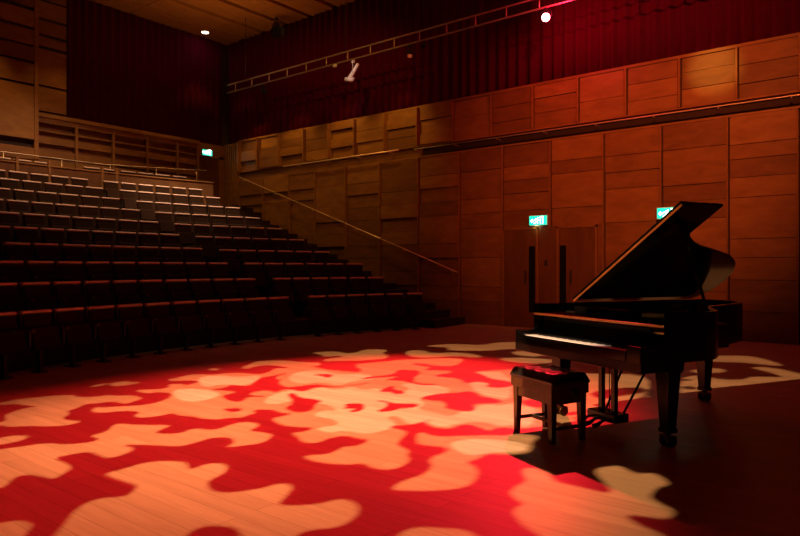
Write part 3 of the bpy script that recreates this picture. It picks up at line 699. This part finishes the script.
slab([(0.0, .650), (1.53, .650), (1.53, .656), (0, .656)], .001, .021).build('lid_front_edge', EDGE, pn)  # orange strip paints the light along the black lid's edge
m = MB()
for y in (.75, 1.3, 2.0): m.tube([(-.175, y - .06, 1.03), (-.175, y + .06, 1.03)], .009, 8)
m.build('hinge', BRASS, pn)
tp = Vector(lid_pt(1.2, .98, -.002)); bp = Vector((1.06, 1.0, 1.0))
MB().tube([bp, tp], .013, 8).build('lid_prop', BLACK2, pn)
# legs with casters
def piano_leg(x, y):
    m = MB(); m.taper((x, y, .60), (x, y, .66), (.08, .08), (.088, .088)); m.taper((x, y, .13), (x, y, .60), (.042, .042), (.068, .068)); m.taper((x, y, .56), (x, y, .60), (.074, .074), (.082, .082)); m.taper((x, y, .105), (x, y, .14), (.05, .05), (.05, .05))
    l = m.build('leg', BLACK2, pn, .006)
    c = MB()
    c.tube([(x, y, .06), (x, y, .11)], .022, 12)
    c.tube([(x - .045, y, .045), (x - .02, y, .045)], .045, 16); c.tube([(x + .02, y, .045), (x + .045, y, .045)], .045, 16)
    c.box(x - .055, x + .055, y - .03, y + .03, .05, .085)
    c.build('caster', BRASS, l)
piano_leg(1.22, .39); piano_leg(.04, .33); piano_leg(.13, 2.07)
# lyre
ly = MB(); 
for x in (.55, .70): ly.taper((x, .35, .15), (x, .35, .62), (.022, .02), (.022, .02))
ly.box(.50, .75, .30, .40, .58, .62)
lyo = ly.build('lyre', BENCHW, pn, .004)
MB().box(.47, .79, .26, .42, .085, .155).build('pedal_box', BLACK2, lyo, .006)
for x in (.54, .63, .72):
    m = MB(); m.tube([(x, .27, .11), (x, .20, .10), (x, .15, .075), (x, .11, .07)], [.008, .010, .018, .02], 10); m.build('pedal', BRASS, lyo)
    m = MB(); m.tube([(x, .36, .155), (x, .36, .60)], .004, 6); m.build('trap_rod', BRASS, lyo)
for x in (.53, .73): MB().tube([(x, .40, .12), (x + (.04 if x > .6 else -.04), .72, .62)], .010, 8).build('brace', BLACK2, lyo)

# ------------------------------------------------------------------ bench
bl = pn.matrix_world
def PW(x, y): p = PO + adir * x + Vector((-adir.y, adir.x, 0)) * y; return (p.x, p.y, 0)
be = tag(empty('piano_bench', PW(.575, -.225), prz), 'dark wooden piano bench with tufted glossy leather top before the keyboard', 'bench')
hx, hy = .275, .185
seat = MB(); NX, NY = 24, 16; vs = []
for j in range(NY + 1):
    for i in range(NX + 1):
        x = -hx + 2 * hx * i / NX; yv = -hy + 2 * hy * j / NY
        ex = min(1, (1 - abs(x) / hx) * 6); ey = min(1, (1 - abs(yv) / hy) * 5)
        z = .475 + .06 * math.sqrt(max(0, ex * (2 - ex))) ** .7 * math.sqrt(max(0, ey * (2 - ey))) ** .7 + .004 * math.cos(x * 2 * PI / .135) * math.cos(yv * 2 * PI / .14)
        vs.append((x, yv, z))
fs = [(j * (NX + 1) + i, j * (NX + 1) + i + 1, (j + 1) * (NX + 1) + i + 1, (j + 1) * (NX + 1) + i) for j in range(NY) for i in range(NX)]
seat.add(vs, fs, 0, True); seat.box(-hx, hx, -hy, hy, .455, .476)
seat.build('seat_cushion', BENCHL, be)
MB().box(-hx + .004, hx - .004, -hy + .004, hy - .004, .375, .457).build('seat_box', BENCHW, be, .006)
MB().box(-hx + .03, hx - .03, -hy + .025, hy - .025, .30, .375).build('apron', BENCHW, be, .003)
for sx in (-1, 1):
    for sy in (-1, 1):
        x, y = sx * (hx - .05), sy * (hy - .045)
        MB().taper((x + sx * .006, y + sy * .004, 0), (x, y, .38), (.019, .019), (.030, .030)).build('leg', BENCHW, be, .003)
m = MB()
for sx in (-1, 1): m.box(sx * (hx - .05) - .01, sx * (hx - .05) + .01, -hy + .04, hy - .04, .10, .125)
m.box(-hx + .05, hx - .05, -.012, .012, .10, .125)
m.build('stretcher', BENCHW, be)
for sx in (-1, 1):
    k = MB().tube([(sx * (hx - .0), 0, .41), (sx * (hx + .03), 0, .41), (sx * (hx + .035), 0, .41), (sx * (hx + .055), 0, .41)], [.008, .008, .026, .024], 14).build('height_knob', BLACK, be)

# ------------------------------------------------------------------ light of the hall, with added unseen lights
RT = (*G(7.0, -.45), 0)
light('SPOT', 'red_beam', (RL[0] - .25, RL[1] - .05, RL[2] - .05), RT, 12500, (1, .018, .03), spot_size=math.radians(39), spot_blend=1, shadow_soft_size=.05)
light('POINT', 'red_spill', (TX - .3, 5.6, 6.35), None, 90, (1, .01, .06), shadow_soft_size=.12)
light('SPOT', 'wall_wash_red', (4.0, -1.0, 8.2), (13.3, 4.3, 4.1), 4300, (1, .19, .05), spot_size=math.radians(42), spot_blend=1, shadow_soft_size=.1)
light('SPOT', 'wall_wash_amber', (8.0, 9.0, 8.4), (13.3, 12.8, 4.6), 430, (1, .46, .08), spot_size=math.radians(66), spot_blend=1, shadow_soft_size=.1)
for i, (x, y, e_) in enumerate([(12.25, 17.3, 120), (10.2, 16.9, 170), (8.0, 16.9, 200), (5.8, 16.9, 330)]):
    light('SPOT', 'downlight_beam', (x, y - .2, ZC - .08), (x, y - .5, 0), e_, (1, .48, .10), spot_size=math.radians(70), spot_blend=.6, shadow_soft_size=.05)
light('SPOT', 'aisle_beam', (10.4, 13.8, ZC - .1), (10.4, 15.2, 3.5), 2600, (1, .66, .46), spot_size=math.radians(46), spot_blend=.8, shadow_soft_size=.04)
light('SPOT', 'seat_beam', (7.6, 13.0, ZC - .1), (7.4, 15.4, 3.0), 1150, (1, .60, .40), spot_size=math.radians(75), spot_blend=.9, shadow_soft_size=.06)
light('AREA', 'added_ceiling_fill', (10.5, 14.5, 6.6), (10.5, 14.5, 9), 30, (1, .42, .12), size=2.5)  # unseen area light added to brighten the ceiling boards
light('SPOT', 'amber_spill', (6.5, 4.5, 7.8), (13.3, 3.0, 5.15), 1800, (1, .42, .06), spot_size=math.radians(9), spot_blend=1, shadow_soft_size=.05)
for y_, z_ in ((6.575, 2.27), (3.79, 2.29)): light('POINT', 'sign_glow', (W - .07, y_ + .05, z_), None, .5, (.9, 1, .6), shadow_soft_size=.04)
light('SPOT', 'added_profile_fill', (9.0, 9.5, 8.3), (TX, 11.4, 6.3), 110, (.85, .82, 1), spot_size=math.radians(9), spot_blend=.6, shadow_soft_size=.05)  # unseen spot added to brighten the silvery spotlight body
light('SPOT', 'front_seat_beam', (7.5, 9.5, ZC - .2), (7.8, 12.6, 1.5), 90, (1, .62, .36), spot_size=math.radians(75), spot_blend=1, shadow_soft_size=.06)  # unseen spot added to brighten the lower seat rows
for y_ in (10.4, 12.4, 14.3, 16.1): light('SPOT', 'truss_beam', (TX + .02, y_, 6.5), (13.3, y_ + .1, 4.6), 78, (1, .46, .08), spot_size=math.radians(78), spot_blend=.9, shadow_soft_size=.03)  # spots added at truss height, no fixtures, to graze the wall relief
w = bpy.data.worlds.new('world'); S.world = w; w.use_nodes = True
w.node_tree.nodes['Background'].inputs[0].default_value = (.03, .006, .004, 1); w.node_tree.nodes['Background'].inputs[1].default_value = .1

vs_ = S.view_settings
vs_.view_transform = 'Standard'; vs_.look = 'None'; vs_.exposure = 0; vs_.gamma = 1; vs_.use_curve_mapping = False
S.cycles.use_denoising = True
S.cycles.sample_clamp_indirect = 4
